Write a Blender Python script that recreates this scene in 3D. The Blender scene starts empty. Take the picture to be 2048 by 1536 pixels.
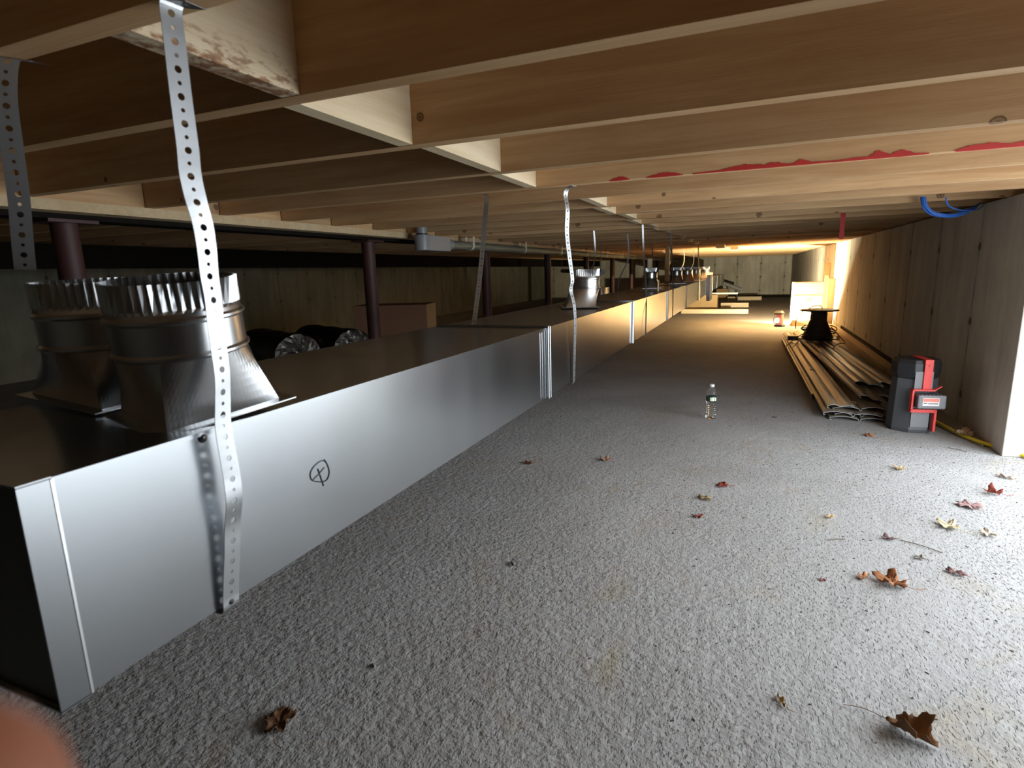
import bpy, bmesh, math, random
from mathutils import Vector, Matrix
random.seed(7)
S = bpy.context.scene
COL = S.collection

# ------------------------------------------------------------ camera
CAMPOS = Vector((0, 0, 0.93))
ya, pi_, ro = 0.39789024, 0.19521156, -0.02714491
fw = Vector((-math.sin(ya)*math.cos(pi_), math.cos(ya)*math.cos(pi_), -math.sin(pi_)))
rt = Vector((math.cos(ya), math.sin(ya), 0)); up = rt.cross(fw)
rt2 = rt*math.cos(ro)+up*math.sin(ro); up2 = -rt*math.sin(ro)+up*math.cos(ro)
cam = bpy.data.cameras.new('camera'); camo = bpy.data.objects.new('camera', cam); COL.objects.link(camo)
CM = Matrix(((rt2.x, up2.x, -fw.x, 0), (rt2.y, up2.y, -fw.y, 0), (rt2.z, up2.z, -fw.z, .93), (0, 0, 0, 1)))
camo.matrix_world = CM
cam.sensor_width = 36; cam.lens = 1128.9/2048*36
cam.clip_start = .01; cam.clip_end = 200
cam.dof.use_dof = True; cam.dof.focus_distance = 2.6; cam.dof.aperture_fstop = cam.lens/2.6
S.camera = camo

# ------------------------------------------------------------ daylight
w = bpy.data.worlds.new('World'); S.world = w; w.use_nodes = True
bg = w.node_tree.nodes['Background']; bg.inputs[0].default_value = (.87, .94, 1, 1); bg.inputs[1].default_value = 9.5
# portal in the access opening of the right wall: guides the sky light through it
pl = bpy.data.lights.new('opening_portal', 'AREA'); pl.shape = 'RECTANGLE'; pl.size = 1.22; pl.size_y = 2.45
pl.cycles.is_portal = True
po = bpy.data.objects.new('opening_portal', pl); COL.objects.link(po)
po.location = (1.41, 2.07, .6); po.rotation_euler = (0, math.pi/2, 0)
# ------------------------------------------------------------ exposure
S.view_settings.view_transform = 'Standard'; S.view_settings.look = 'None'
S.view_settings.exposure = 0.18; S.view_settings.gamma = 1.0
S.cycles.diffuse_bounces = 6; S.cycles.max_bounces = 12
S.cycles.sample_clamp_indirect = 8

# ------------------------------------------------------------ helpers
class MB:
    def __init__(s): s.v = []; s.f = []; s.sm = []
    def add(s, vs, fs, sm=False):
        o = len(s.v); s.v += [tuple(v) for v in vs]
        for f in fs: s.f.append([i+o for i in f]); s.sm.append(sm)
        return s
    def box(s, a, b, M=None):
        x0, y0, z0 = a; x1, y1, z1 = b
        vs = [(x0,y0,z0),(x1,y0,z0),(x1,y1,z0),(x0,y1,z0),(x0,y0,z1),(x1,y0,z1),(x1,y1,z1),(x0,y1,z1)]
        if M: vs = [M @ Vector(v) for v in vs]
        return s.add(vs, [(3,2,1,0),(4,5,6,7),(0,1,5,4),(1,2,6,5),(2,3,7,6),(3,0,4,7)])
    def loft(s, rings, cap0=True, cap1=True, sm=True, M=None):
        n = len(rings[0]); o = len(s.v)
        for r in rings:
            for p in r: s.v.append(tuple(M @ Vector(p)) if M else tuple(p))
        for k in range(len(rings)-1):
            for i in range(n):
                j = (i+1) % n
                s.f.append([o+k*n+i, o+k*n+j, o+(k+1)*n+j, o+(k+1)*n+i]); s.sm.append(sm)
        if cap0: s.f.append([o+i for i in reversed(range(n))]); s.sm.append(False)
        if cap1: s.f.append([o+(len(rings)-1)*n+i for i in range(n)]); s.sm.append(False)
        return s
    def lathe(s, prof, n=32, cap0=True, cap1=True, M=None, sm=True):
        return s.loft([[(r*math.cos(2*math.pi*i/n), r*math.sin(2*math.pi*i/n), z) for i in range(n)] for r, z in prof], cap0, cap1, sm, M)
    def tube(s, pts, r, n=8, cap=True, flat=1.0):
        pts = [Vector(p) for p in pts]; rings = []
        T0 = (pts[1]-pts[0]).normalized()
        N = T0.orthogonal().normalized()
        for i, p in enumerate(pts):
            T = (pts[min(i+1, len(pts)-1)]-pts[max(i-1, 0)]).normalized()
            N = (N - T*N.dot(T)); N = N.normalized() if N.length > 1e-6 else T.orthogonal().normalized()
            B = T.cross(N); rr = r[i] if isinstance(r, (list, tuple)) else r
            rings.append([p+N*(rr*math.cos(2*math.pi*k/n))+B*(rr*flat*math.sin(2*math.pi*k/n)) for k in range(n)])
        return s.loft(rings, cap, cap)
    def prism(s, poly, z0, z1, M=None, sm=False):
        return s.loft([[(x, y, z0) for x, y in poly], [(x, y, z1) for x, y in poly]], True, True, sm, M)
    def mesh(s, name, m):
        me = bpy.data.meshes.new(name); me.from_pydata(s.v, [], s.f)
        for p, q in zip(me.polygons, s.sm): p.use_smooth = q
        if any(s.sm): me.set_sharp_from_angle(angle=math.radians(32))
        me.materials.append(m); me.update(); return me
    def build(s, name, m, parent=None, loc=None, bevel=0):
        o = bpy.data.objects.new(name, s.mesh(name, m)); COL.objects.link(o)
        if parent: o.parent = parent
        if loc: o.location = loc
        if bevel:
            b = o.modifiers.new('bevel', 'BEVEL'); b.width = bevel; b.segments = 2; b.limit_method = 'ANGLE'
        return o
def smooth(pts, k=4):
    pts = [Vector(p) for p in pts]; out = []
    for i in range(len(pts)-1):
        p0 = pts[max(i-1, 0)]; p1 = pts[i]; p2 = pts[i+1]; p3 = pts[min(i+2, len(pts)-1)]
        for j in range(k):
            t = j/k
            out.append(.5*((2*p1)+(p2-p0)*t+(2*p0-5*p1+4*p2-p3)*t*t+(3*p1-p0-3*p2+p3)*t**3))
    out.append(pts[-1]); return out
def tag(o, label, cat, group=None, kind=None):
    if label: o['label'] = label
    if cat: o['category'] = cat
    if group: o['group'] = group
    if kind: o['kind'] = kind
    return o
def thing(name, label, cat, loc=(0,0,0), rz=0, group=None, rot=None):
    o = bpy.data.objects.new(name, None); o.empty_display_size = .05; COL.objects.link(o)
    o.location = loc; o.rotation_euler = rot or (0, 0, rz)
    return tag(o, label, cat, group)
def dup(root, loc=None, rot=None, label=None, group=None, scale=None):
    r = root.copy(); COL.objects.link(r)
    if loc is not None: r.location = loc
    if rot is not None: r.rotation_euler = rot
    if scale is not None: r.scale = scale
    if label: r['label'] = label
    if group: r['group'] = group
    for ch in list(root.children):
        c = ch.copy(); COL.objects.link(c); c.parent = r
        for g in list(ch.children):
            d = g.copy(); COL.objects.link(d); d.parent = c
    return r
def struct(o): o['kind'] = 'structure'; return o

# ------------------------------------------------------------ materials
class NT:
    def __init__(s, name):
        s.m = bpy.data.materials.new(name); s.m.use_nodes = True; s.t = s.m.node_tree
        s.b = s.t.nodes['Principled BSDF']
    def n(s, kind, **kw):
        nd = s.t.nodes.new(kind)
        for k, v in kw.items():
            if k.startswith('i_'):
                key = k[2:]; key = int(key) if key.isdigit() else key.replace('_', ' ')
                if hasattr(v, 'is_output') or isinstance(v, bpy.types.NodeSocket): s.t.links.new(v, nd.inputs[key])
                else: nd.inputs[key].default_value = v
            else: setattr(nd, k, v)
        return nd
    def L(s, a, b): s.t.links.new(a, b)
    def mix(s, f, a, b, mode='MIX'):
        nd = s.t.nodes.new('ShaderNodeMix'); nd.data_type = 'RGBA'; nd.blend_type = mode
        for idx, v in ((0, f), (6, a), (7, b)):
            if isinstance(v, bpy.types.NodeSocket): s.L(v, nd.inputs[idx])
            else: nd.inputs[idx].default_value = v if not isinstance(v, tuple) or len(v) == 4 else (*v, 1)
        return nd.outputs[2]
    def math(s, op, a, b=0.0, clamp=False):
        nd = s.t.nodes.new('ShaderNodeMath'); nd.operation = op; nd.use_clamp = clamp
        for idx, v in ((0, a), (1, b)):
            if isinstance(v, bpy.types.NodeSocket): s.L(v, nd.inputs[idx])
            else: nd.inputs[idx].default_value = v
        return nd.outputs[0]
    def ramp(s, f, stops):
        nd = s.t.nodes.new('ShaderNodeValToRGB'); e = nd.color_ramp.elements
        while len(e) < len(stops): e.new(.5)
        for el, (p, c) in zip(e, stops): el.position = p; el.color = (*c, 1) if len(c) == 3 else c
        s.L(f, nd.inputs[0]); return nd.outputs[0]
    def coord(s, scale=(1,1,1), off=0.0, rand=False):
        tc = s.n('ShaderNodeTexCoord'); mp = s.n('ShaderNodeMapping'); mp.inputs['Scale'].default_value = scale
        src = tc.outputs['Object']
        if rand:
            oi = s.n('ShaderNodeObjectInfo'); va = s.n('ShaderNodeVectorMath', operation='ADD')
            mu = s.n('ShaderNodeVectorMath', operation='SCALE'); mu.inputs[0].default_value = (13, 7.7, 5.3)
            s.L(oi.outputs['Random'], mu.inputs['Scale']); s.L(src, va.inputs[0]); s.L(mu.outputs[0], va.inputs[1]); src = va.outputs[0]
        s.L(src, mp.inputs[0]); return mp.outputs[0]
    def noise(s, vec, scale, detail=4, rough=.5, dist=0, out=0):
        nd = s.n('ShaderNodeTexNoise'); s.L(vec, nd.inputs['Vector'])
        nd.inputs['Scale'].default_value = scale; nd.inputs['Detail'].default_value = detail
        nd.inputs['Roughness'].default_value = rough; nd.inputs['Distortion'].default_value = dist
        return nd.outputs[out]
    def bump(s, h, strength=.3, dist=.01, prev=None):
        nd = s.n('ShaderNodeBump'); nd.inputs['Strength'].default_value = strength; nd.inputs['Distance'].default_value = dist
        s.L(h, nd.inputs['Height'])
        if prev: s.L(prev, nd.inputs['Normal'])
        return nd.outputs[0]
    def set(s, **kw):
        for k, v in kw.items():
            key = {'color': 'Base Color', 'rough': 'Roughness', 'metal': 'Metallic', 'normal': 'Normal', 'ior': 'IOR', 'trans': 'Transmission Weight', 'spec': 'Specular IOR Level', 'sheen': 'Sheen Weight', 'sss': 'Subsurface Weight', 'alpha': 'Alpha', 'ecol': 'Emission Color', 'estr': 'Emission Strength'}[k]
            if isinstance(v, bpy.types.NodeSocket): s.L(v, s.b.inputs[key])
            else: s.b.inputs[key].default_value = (*v, 1) if isinstance(v, tuple) and len(v) == 3 else v
        return s.m

def plain(name, col, rough=.5, metal=0, spec=.5, var=.12, scale=30, bump=0):
    t = NT(name); n = t.noise(t.coord(), scale, 5)
    c = t.mix(n, tuple(x*(1-var) for x in col), tuple(min(1, x*(1+var)) for x in col))
    t.set(color=c, rough=rough, metal=metal, spec=spec)
    if bump: t.set(normal=t.bump(n, bump, .002))
    return t.m

def wood(name, c1, c2, knotcol=(.10, .045, .02), var=.18, bark=False):
    t = NT(name)
    v = t.coord((1.1, 16, 16), rand=True)
    n1 = t.noise(v, 2.2, 5, .55, .7)
    col = t.ramp(n1, [(.3, c1), (.72, c2)])
    fine = t.noise(t.coord((3, 160, 160), rand=True), 2, 3)
    col = t.mix(t.math('MULTIPLY', fine, .32), col, tuple(x*.55 for x in c1), 'MIX')
    # pith and growth rings seen as faint darker streaks
    blot = t.noise(t.coord((1.0, 3, 3), rand=True), 1.6, 3)
    col = t.mix(t.math('MULTIPLY', t.math('SUBTRACT', blot, .45, True), 1.4, True), col, tuple(x*y for x, y in zip(c1, (.78, .66, .52))))
    # knots: flat 2-D cells over the wide faces
    tc = t.coord((1, 1, 1), rand=True); sp = t.n('ShaderNodeSeparateXYZ'); t.L(tc, sp.inputs[0])
    cb = t.n('ShaderNodeCombineXYZ'); t.L(sp.outputs[0], cb.inputs[0]); t.L(t.math('ADD', sp.outputs[2], t.math('MULTIPLY', sp.outputs[1], .6)), cb.inputs[1])
    vo = t.n('ShaderNodeTexVoronoi', voronoi_dimensions='2D'); vo.inputs['Scale'].default_value = 4.3; t.L(cb.outputs[0], vo.inputs['Vector'])
    dd = t.math('ADD', vo.outputs['Distance'], t.math('MULTIPLY', t.math('SUBTRACT', t.noise(tc, 35, 3), .5), .05))
    csep = t.n('ShaderNodeSeparateColor'); t.L(vo.outputs['Color'], csep.inputs[0])
    gate = t.math('GREATER_THAN', csep.outputs[0], .70)
    size = t.math('ADD', t.math('MULTIPLY', csep.outputs[1], .05), .028)
    inner = t.math('LESS_THAN', dd, size)
    ring = t.math('SUBTRACT', 1.0, t.math('MULTIPLY', t.math('ABSOLUTE', t.math('SUBTRACT', dd, size)), 60.0), True)
    core = t.math('LESS_THAN', dd, t.math('MULTIPLY', size, .4))
    k = t.math('MULTIPLY', t.math('ADD', t.math('MULTIPLY', inner, .55), t.math('ADD', t.math('MULTIPLY', ring, .5), t.math('MULTIPLY', core, .25)), True), gate)
    col = t.mix(k, col, knotcol)
    if bark:
        o_ = t.coord(); s2 = t.n('ShaderNodeSeparateXYZ'); t.L(o_, s2.inputs[0])
        bn = t.noise(t.coord((9, 9, 26)), 3, 7, .65, .4); fall = t.math('SUBTRACT', 1.0, t.math('MULTIPLY', s2.outputs[2], 14.0), True)
        bm_ = t.math('MULTIPLY', t.math('SUBTRACT', t.math('ADD', bn, t.math('MULTIPLY', fall, .16)), .60, True), 9, True)
        bm_ = t.math('MULTIPLY', bm_, fall, True)
        col = t.mix(bm_, col, t.mix(t.noise(o_, 90, 4), (.10, .04, .02), (.42, .22, .11)))
    oi = t.n('ShaderNodeObjectInfo'); hv = t.math('ADD', t.math('MULTIPLY', oi.outputs['Random'], var*2), 1-var)
    vm = t.n('ShaderNodeVectorMath', operation='SCALE'); t.L(col, vm.inputs[0]); t.L(hv, vm.inputs['Scale'])
    t.set(color=vm.outputs[0], rough=.72, spec=.25, normal=t.bump(t.math('ADD', n1, fine), .22, .002))
    return t.m

def galv(name, base=(.60, .62, .64), r0=.2, r1=.36, warp=.12, spangle=90, grime=.25):
    t = NT(name); v = t.coord(rand=True)
    vo = t.n('ShaderNodeTexVoronoi'); vo.inputs['Scale'].default_value = spangle; t.L(v, vo.inputs['Vector'])
    sc = t.n('ShaderNodeSeparateColor'); t.L(vo.outputs['Color'], sc.inputs[0])
    gr = t.noise(v, 3.5, 2, .5)
    streak = t.noise(t.coord((1, 5, .7), rand=True), 2, 1)
    col = t.mix(t.math('MULTIPLY', sc.outputs[0], .08), base, tuple(x*.85 for x in base))
    col = t.mix(t.math('MULTIPLY', t.math('SUBTRACT', gr, .4, True), grime*2.2, True), col, tuple(x*.62 for x in base))
    rr = t.math('ADD', t.math('MULTIPLY', t.math('MULTIPLY', t.math('ADD', gr, t.math('MULTIPLY', streak, .7)), .42), (r1-r0)*1.4), r0-.02)
    nb = t.bump(t.noise(t.coord((1, 1, 1), rand=True), 3.2, 1), warp, .05)
    t.set(color=col, metal=1.0, rough=rr, normal=nb)
    return t.m

def concrete_floor():
    t = NT('pitted concrete'); v = t.coord()
    big = t.noise(v, .9, 5, .6, .6); mid = t.noise(v, 6, 6, .6)
    col = t.ramp(big, [(.3, (.30, .295, .29)), (.7, (.43, .43, .43))])
    col = t.mix(t.math('MULTIPLY', mid, .35), col, (.33, .32, .30))
    # tan dirt patches
    dp = t.noise(v, 2.6, 7, .65, 1.0); dm = t.math('MULTIPLY', t.math('SUBTRACT', dp, .555, True), 6.0, True)
    col = t.mix(t.math('MULTIPLY', dm, .5), col, (.34, .28, .17))
    # pits: two layers of dark specks, drawn out along the trowel direction
    vp = t.n('ShaderNodeMapping'); vp.inputs['Rotation'].default_value = (0, 0, -.5); vp.inputs['Scale'].default_value = (1, .42, 1); t.L(v, vp.inputs[0])
    p1 = t.noise(vp.outputs[0], 170, 2, .5); p2 = t.noise(vp.outputs[0], 75, 3, .6)
    area = t.noise(v, 1.7, 4, .6); am = t.math('MULTIPLY', t.math('SUBTRACT', area, .30, True), 4.0, True)
    k1 = t.math('MULTIPLY', t.math('SUBTRACT', p1, .575, True), 12, True)
    k2 = t.math('MULTIPLY', t.math('SUBTRACT', p2, .635, True), 13, True)
    pits = t.math('MULTIPLY', t.math('MAXIMUM', t.math('MULTIPLY', k1, .75), k2), am)
    col = t.mix(t.math('MULTIPLY', pits, .8), col, (.085, .075, .065))
    # near and left the skin is popcorn-rough, to the right it is finer
    sp = t.n('ShaderNodeSeparateXYZ'); t.L(v, sp.inputs[0])
    rough_zone = t.n('ShaderNodeMapRange'); t.L(t.math('ADD', sp.outputs[0], t.math('MULTIPLY', sp.outputs[1], .45)), rough_zone.inputs[0])
    rough_zone.inputs[1].default_value = 1.15; rough_zone.inputs[2].default_value = -.2; rough_zone.inputs[3].default_value = .42; rough_zone.inputs[4].default_value = 1
    h1 = t.noise(v, 42, 3, .55); h2 = t.noise(v, 95, 3, .6); h0 = t.noise(v, 11, 3, .5)
    hh = t.math('MULTIPLY', t.math('ADD', t.math('MULTIPLY', h1, 1.0), t.math('MULTIPLY', h2, .35)), rough_zone.outputs[0])
    hh = t.math('ADD', hh, t.math('MULTIPLY', h0, .5)); hh = t.math('SUBTRACT', hh, t.math('MULTIPLY', pits, .5))
    t.set(color=col, rough=.82, spec=.3, normal=t.bump(hh, .85, .009))
    return t.m

def concrete_wall(name, axis, pitch, phase, c1=(.38, .35, .295), c2=(.60, .565, .49)):
    t = NT(name); tc = t.n('ShaderNodeTexCoord'); v = tc.outputs['Object']
    sp = t.n('ShaderNodeSeparateXYZ'); t.L(v, sp.inputs[0]); u = sp.outputs[axis]
    mp = t.n('ShaderNodeMapping'); mp.inputs['Scale'].default_value = (3, 3, .5); t.L(v, mp.inputs[0])
    st = t.noise(mp.outputs[0], 2.5, 6, .6, .4); bl = t.noise(v, 1.6, 6, .6)
    col = t.ramp(t.math('ADD', t.math('MULTIPLY', st, .5), t.math('MULTIPLY', bl, .5)), [(.36, c1), (.64, c2)])
    a = t.math('ABSOLUTE', t.math('SUBTRACT', t.math('FRACT', t.math('DIVIDE', t.math('SUBTRACT', u, phase-pitch/2), pitch)), .5))
    wob = t.math('MULTIPLY', t.math('SUBTRACT', t.noise(v, 9, 3), .5), .012)
    line = t.math('LESS_THAN', t.math('ADD', a, wob), .011)
    lw = t.math('MULTIPLY', line, t.math('MULTIPLY', t.math('SUBTRACT', t.noise(v, 6, 3), .30, True), 3, True))
    col = t.mix(t.math('MULTIPLY', lw, .8), col, (.09, .08, .07))
    sm = t.math('SUBTRACT', 1, t.math('MULTIPLY', a, 9), True)
    col = t.mix(t.math('MULTIPLY', sm, .22), col, (.17, .15, .12))
    for z in (.17, .59, 1.0):
        dz = t.math('MULTIPLY', t.math('SUBTRACT', sp.outputs[2], z), 1/pitch)
        d = t.math('SQRT', t.math('ADD', t.math('MULTIPLY', dz, dz), t.math('MULTIPLY', a, a)))
        hole = t.math('LESS_THAN', t.math('ADD', d, wob), .032)
        col = t.mix(t.math('MULTIPLY', hole, .85), col, (.05, .04, .035))
        halo = t.math('SUBTRACT', 1, t.math('MULTIPLY', d, 9), True)
        col = t.mix(t.math('MULTIPLY', halo, .25), col, (.2, .17, .12))
    pit = t.math('MULTIPLY', t.math('SUBTRACT', t.noise(v, 60, 2), .68, True), 9, True)
    col = t.mix(t.math('MULTIPLY', pit, .6), col, (.14, .12, .1))
    t.set(color=col, rough=.85, spec=.25, normal=t.bump(t.math('SUBTRACT', t.math('ADD', bl, t.math('MULTIPLY', t.noise(v, 40, 4), .3)), line), .35, .006))
    return t.m

WOOD = wood('pine', (.50, .30, .145), (.68, .47, .26))
WOODL = wood('pale pine', (.66, .52, .33), (.80, .68, .48), var=.06)
WOODB = wood('bark edged pine', (.66, .52, .34), (.78, .66, .47), var=.04, bark=True)
PLY = wood('plywood', (.42, .28, .15), (.55, .38, .22))
GALV = galv('galvanized duct', (.33, .345, .36), r0=.20, r1=.30, warp=.03, spangle=220, grime=.12)
GALVB = galv('galvanized boot', (.50, .51, .52), .26, .36, .03, 260, .2)
STRAPM = galv('perforated steel', (.38, .39, .40), .36, .48, .0, 300, .05)
CFLOOR = concrete_floor()
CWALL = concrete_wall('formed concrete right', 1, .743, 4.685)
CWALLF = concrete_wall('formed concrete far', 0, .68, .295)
CWALLL = concrete_wall('formed concrete left', 1, .62, 7.3, (.16, .155, .11), (.27, .26, .20))  # concrete copy darkened to put the dim left bay into its colour
BLACK = plain('black plastic', (.02, .02, .022), .45, var=.3)
DGREY = plain('charcoal plastic', (.075, .078, .085), .5, var=.15)
MGREY = plain('grey plastic', (.19, .195, .205), .5, var=.1)
RED = plain('red plastic', (.72, .055, .045), .42, var=.08)
REDP = plain('red spray paint', (.55, .04, .035), .6, var=.2)
WHITEL = plain('white sticker', (.75, .72, .68), .5, var=.05)
CARD = plain('cardboard', (.42, .28, .14), .85, spec=.15, var=.1, scale=14)
CARDD = plain('cardboard edge', (.17, .10, .05), .9, spec=.1)
INK = plain('marker ink', (.012, .012, .03), .5)
PVC = plain('grey conduit plastic', (.24, .255, .27), .4, var=.1)
PVCP = plain('olive grey pipe plastic', (.17, .175, .14), .5, var=.15)
VINYL = plain('tan vinyl', (.30, .26, .20), .42, var=.14, scale=6)
VINYLE = plain('pale cut vinyl edge', (.48, .50, .52), .5, var=.1)
PRIMER = plain('red oxide primer', (.05, .016, .014), .6, var=.3)
YEL = plain('yellow cord jacket', (.82, .62, .03), .45, var=.1)
BLUE = plain('blue cable jacket', (.03, .13, .50), .4, var=.25)
SILVER = galv('crumpled foil', (.26, .25, .23), .4, .55, .3, 60, .6)
DARKB = plain('near black board', (.012, .010, .008), .9, spec=.05, var=.4)  # near-black tone shared by beams, pallet and strips
CORDM = plain('brown black cord', (.075, .052, .035), .55, var=.4, scale=60)
SKIN = NT('skin'); SKIN = SKIN.set(color=(.34, .125, .065), rough=.5, sss=.1)
NAIL = plain('fingernail', (.66, .40, .32), .3, var=.05)
def water_mat():
    t = NT('clear plastic'); return t.set(color=(.97, .98, .98), rough=.05, trans=1.0, ior=1.25)
CLEAR = water_mat()

# ------------------------------------------------------------ the setting
Y1 = 19.6; JZ = 1.23; JT = 1.465; XW = 1.16; XL = -6.6; YB = -2.4
fl = MB().box((XL-.2, YB-2.2, -.15), (4.2, Y1+.2, 0)).build('floor', CFLOOR); struct(fl)
struct(MB().box((XW, 3.29, 0), (XW+.25, Y1, JZ)).build('wall_right', CWALL, bevel=.004))
struct(MB().box((XW, YB, 0), (XW+.25, .85, JZ)).build('wall_right_near', CWALL))
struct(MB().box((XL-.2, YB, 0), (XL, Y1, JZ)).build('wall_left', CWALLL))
struct(MB().box((XL-.2, Y1, 0), (XW+.25, Y1+.2, JZ)).build('wall_back', CWALLF))
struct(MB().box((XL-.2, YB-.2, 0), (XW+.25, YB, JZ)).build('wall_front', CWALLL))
struct(MB().box((XL-.2, YB-.2, JT), (XW+.25, Y1+.2, JT+.02)).build('ceiling', PLY))

# rim boards close the joist ends
def rim(name, a, b, label):
    return tag(MB().box(a, b).build(name, WOOD), label, 'rim joist')
rim('rim_joist', (XW+.212, YB-.2, JZ), (XW+.25, Y1+.2, JT), 'rim joist along the outer ends of the joists over the right wall')
rim('rim_joist', (XL-.2, YB-.2, JZ), (XL-.162, Y1+.2, JT), 'rim joist over the dark left wall')
rim('rim_joist', (XL-.15, Y1+.162, JZ), (XW+.2, Y1+.2, JT), 'rim joist over the far end wall')
rim('rim_joist', (XL-.15, YB-.2, JZ), (XW+.2, YB-.162, JT), 'rim joist behind the camera over the near end wall')

# ------------------------------------------------------------ joists
XG = -2.31                      # near face of the plate on the girder line
def beam(L, t_, h, bv=.0015):   # a board along local X, origin at the left end underneath
    m = MB().box((0, 0, 0), (L, t_, h)).mesh('board', WOOD)
    return m
jl = XW+.21-XG
jm = MB().box((0, 0, 0), (jl, .038, JT-JZ-.001)).mesh('floor_joist', WOOD)
jys = [.485, .810, 1.219, 1.660, 2.020, 2.405, 2.800]
jys = [jys[0]-.4064*k for k in range(7, 0, -1)] + jys
while jys[-1] < Y1-.5: jys.append(jys[-1]+.4064)
near = {.485: 'pine floor joist overhead at the very top left, perforated strap nailed under it',
        .810: 'broad pine floor joist crossing the top of the photo, second from the camera',
        1.219: 'pine floor joist third from the camera, small knots near its left blocking',
        1.660: 'pine floor joist fourth from the camera, just before the red sprayed one',
        2.020: 'pine floor joist with red spray paint along its lower edge',
        2.405: 'orange streaked pine floor joist just behind the red sprayed one',
        2.800: 'pale pine floor joist second behind the red sprayed one',
        3.2064: 'pale pine floor joist third behind the red one, above the right wall end',
        3.6128: 'pine floor joist in front of the blue cables at the right wall',
        4.0192: 'pine floor joist right behind the blue cables at the right wall'}
ORD = ['x', 'first', 'second', 'third', 'fourth', 'fifth', 'sixth', 'seventh', 'eighth', 'ninth', 'tenth', 'eleventh', 'twelfth', 'thirteenth', 'fourteenth', 'fifteenth', 'sixteenth', 'seventeenth', 'eighteenth', 'nineteenth']
for y in jys:
    o = bpy.data.objects.new('floor_joist', jm); COL.objects.link(o); o.location = (XG, y, JZ)
    lab = None
    for k in near:
        if abs(k-y) < .01: lab = near[k]
    if not lab:
        if y < .4: lab = 'pine floor joist running overhead behind the camera'
        elif y < 9.3: lab = 'shaded pine floor joist, %s behind the red sprayed one' % ORD[round((y-2.0)/.4064)]
        else: lab = 'distant pine floor joist glowing yellow beyond the work light'
    tag(o, lab, 'floor joist', 'floor joists over the right bay')
    if abs(y-2.02) < .01:      # red spray paint on the near face and lower edge
        pk = [0]
        def paint(cx, hw, hh, name='paint_mark', mat=REDP):
            pk[0] += 1; dy = .0008+.00025*pk[0]
            n = 26; top = []; bot = []
            for i in range(n+1):
                u = i/n*2-1; env = max(0, 1-abs(u)**1.6)
                top.append((cx+u*hw, -dy, hh*env*(.75+.4*random.random())+.0006)); bot.append((cx+u*hw, -dy, -dy))
            vs = top+bot; fs = [(i+1, i, n+1+i, n+2+i) for i in range(n)]
            m = MB().add(vs, fs)
            vs2 = bot+[(x, (.010 if hw < .1 else .002)*max(.2, 1-abs((x-cx)/hw)**2), -dy) for x, _, _ in bot]
            m.add(vs2, [(i, i+1, n+2+i, n+1+i) for i in range(n)])
            m.build(name, mat, o)
        for wx, hw, hh in ((-.43, .035, .012), (-.28, .06, .012), (-.03, .09, .013), (.05, .05, .012), (.13, .03, .014), (.03, .22, .006), (.33, .03, .018), (.385, .035, .014), (.33, .12, .006), (.58, .07, .013), (.66, .05, .008)):
            paint(wx-XG, hw, hh)
tag(MB().box((-.014, -.0012, -.142), (.014, 0, .03)).build('ribbon', REDP, loc=(.548, 4.4244, JZ)), 'short red ribbon hanging straight down from a shaded joist near the right wall', 'ribbon')
# left bay joists, dark, beyond the girder
jml = MB().box((0, 0, 0), (XG-.30-XL+.15, .038, JT-JZ-.001)).mesh('floor_joist', WOOD)
for y in jys:
    o = bpy.data.objects.new('floor_joist', jml); COL.objects.link(o); o.location = (XL-.15, y+.045, JZ)
    tag(o, 'dark floor joist of the left bay, beyond the girder line', 'floor joist', 'floor joists over the dark left bay')

# blocking between joists: first row and a second row beyond
def block(i, y0, y1, x, label, mat=WOODL):
    m = MB().box((0, 0, 0), (y1-y0-.0386, .038, JT-JZ-.004)).mesh('blocking', mat)
    o = bpy.data.objects.new('blocking', m); COL.objects.link(o)
    o.rotation_euler = (0, 0, math.pi/2); o.location = (x, y0+.0383, JZ+.001)
    tag(o, label, 'blocking', 'blocking between the joists'); return o
bl = [(0, -.711, 'bark edged pale wood blocking at top left, nearest the camera', WOODB),
      (1, -.749, 'bright pale wood blocking with one knot, second from the camera', WOODL),
      (2, -.715, 'pale wood blocking third from the camera with a rough lower edge', WOODL),
      (3, -.733, 'small bright wood blocking just before the red sprayed joist', WOODL)]
b0 = jys.index(.485)
for i, x, lb, mt in bl:
    ob = block(i, jys[b0+i], jys[b0+i+1], x, lb, mt)
b5 = b0+5
for k in range(14):
    if b5+k+1 >= len(jys): break
    x = [-.655, -.70, -.66, -.70][k % 4]+(.05 if k > 6 else 0)
    lb = ['pale wood blocking, first of the farther row, left of the strap tops', 'pale wood blocking with a dark nail gap in the farther row'][k] if k < 2 else 'small pale wood blocking, %s piece of the receding farther row' % ORD[k+1]
    block(k, jys[b5+k], jys[b5+k+1], x, lb)
for y, x, lb in ((8.3, -.45, 'loose pale block end sticking below the joists before the yellow glow'), (9.5, -.30, 'farther loose pale block end below the joists at the yellow glow')):
    tag(MB().box((0, 0, 0), (.11, .30, .05)).build('wood_block', WOODL, loc=(x, y, JZ-.05)), lb, 'wood block')

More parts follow.
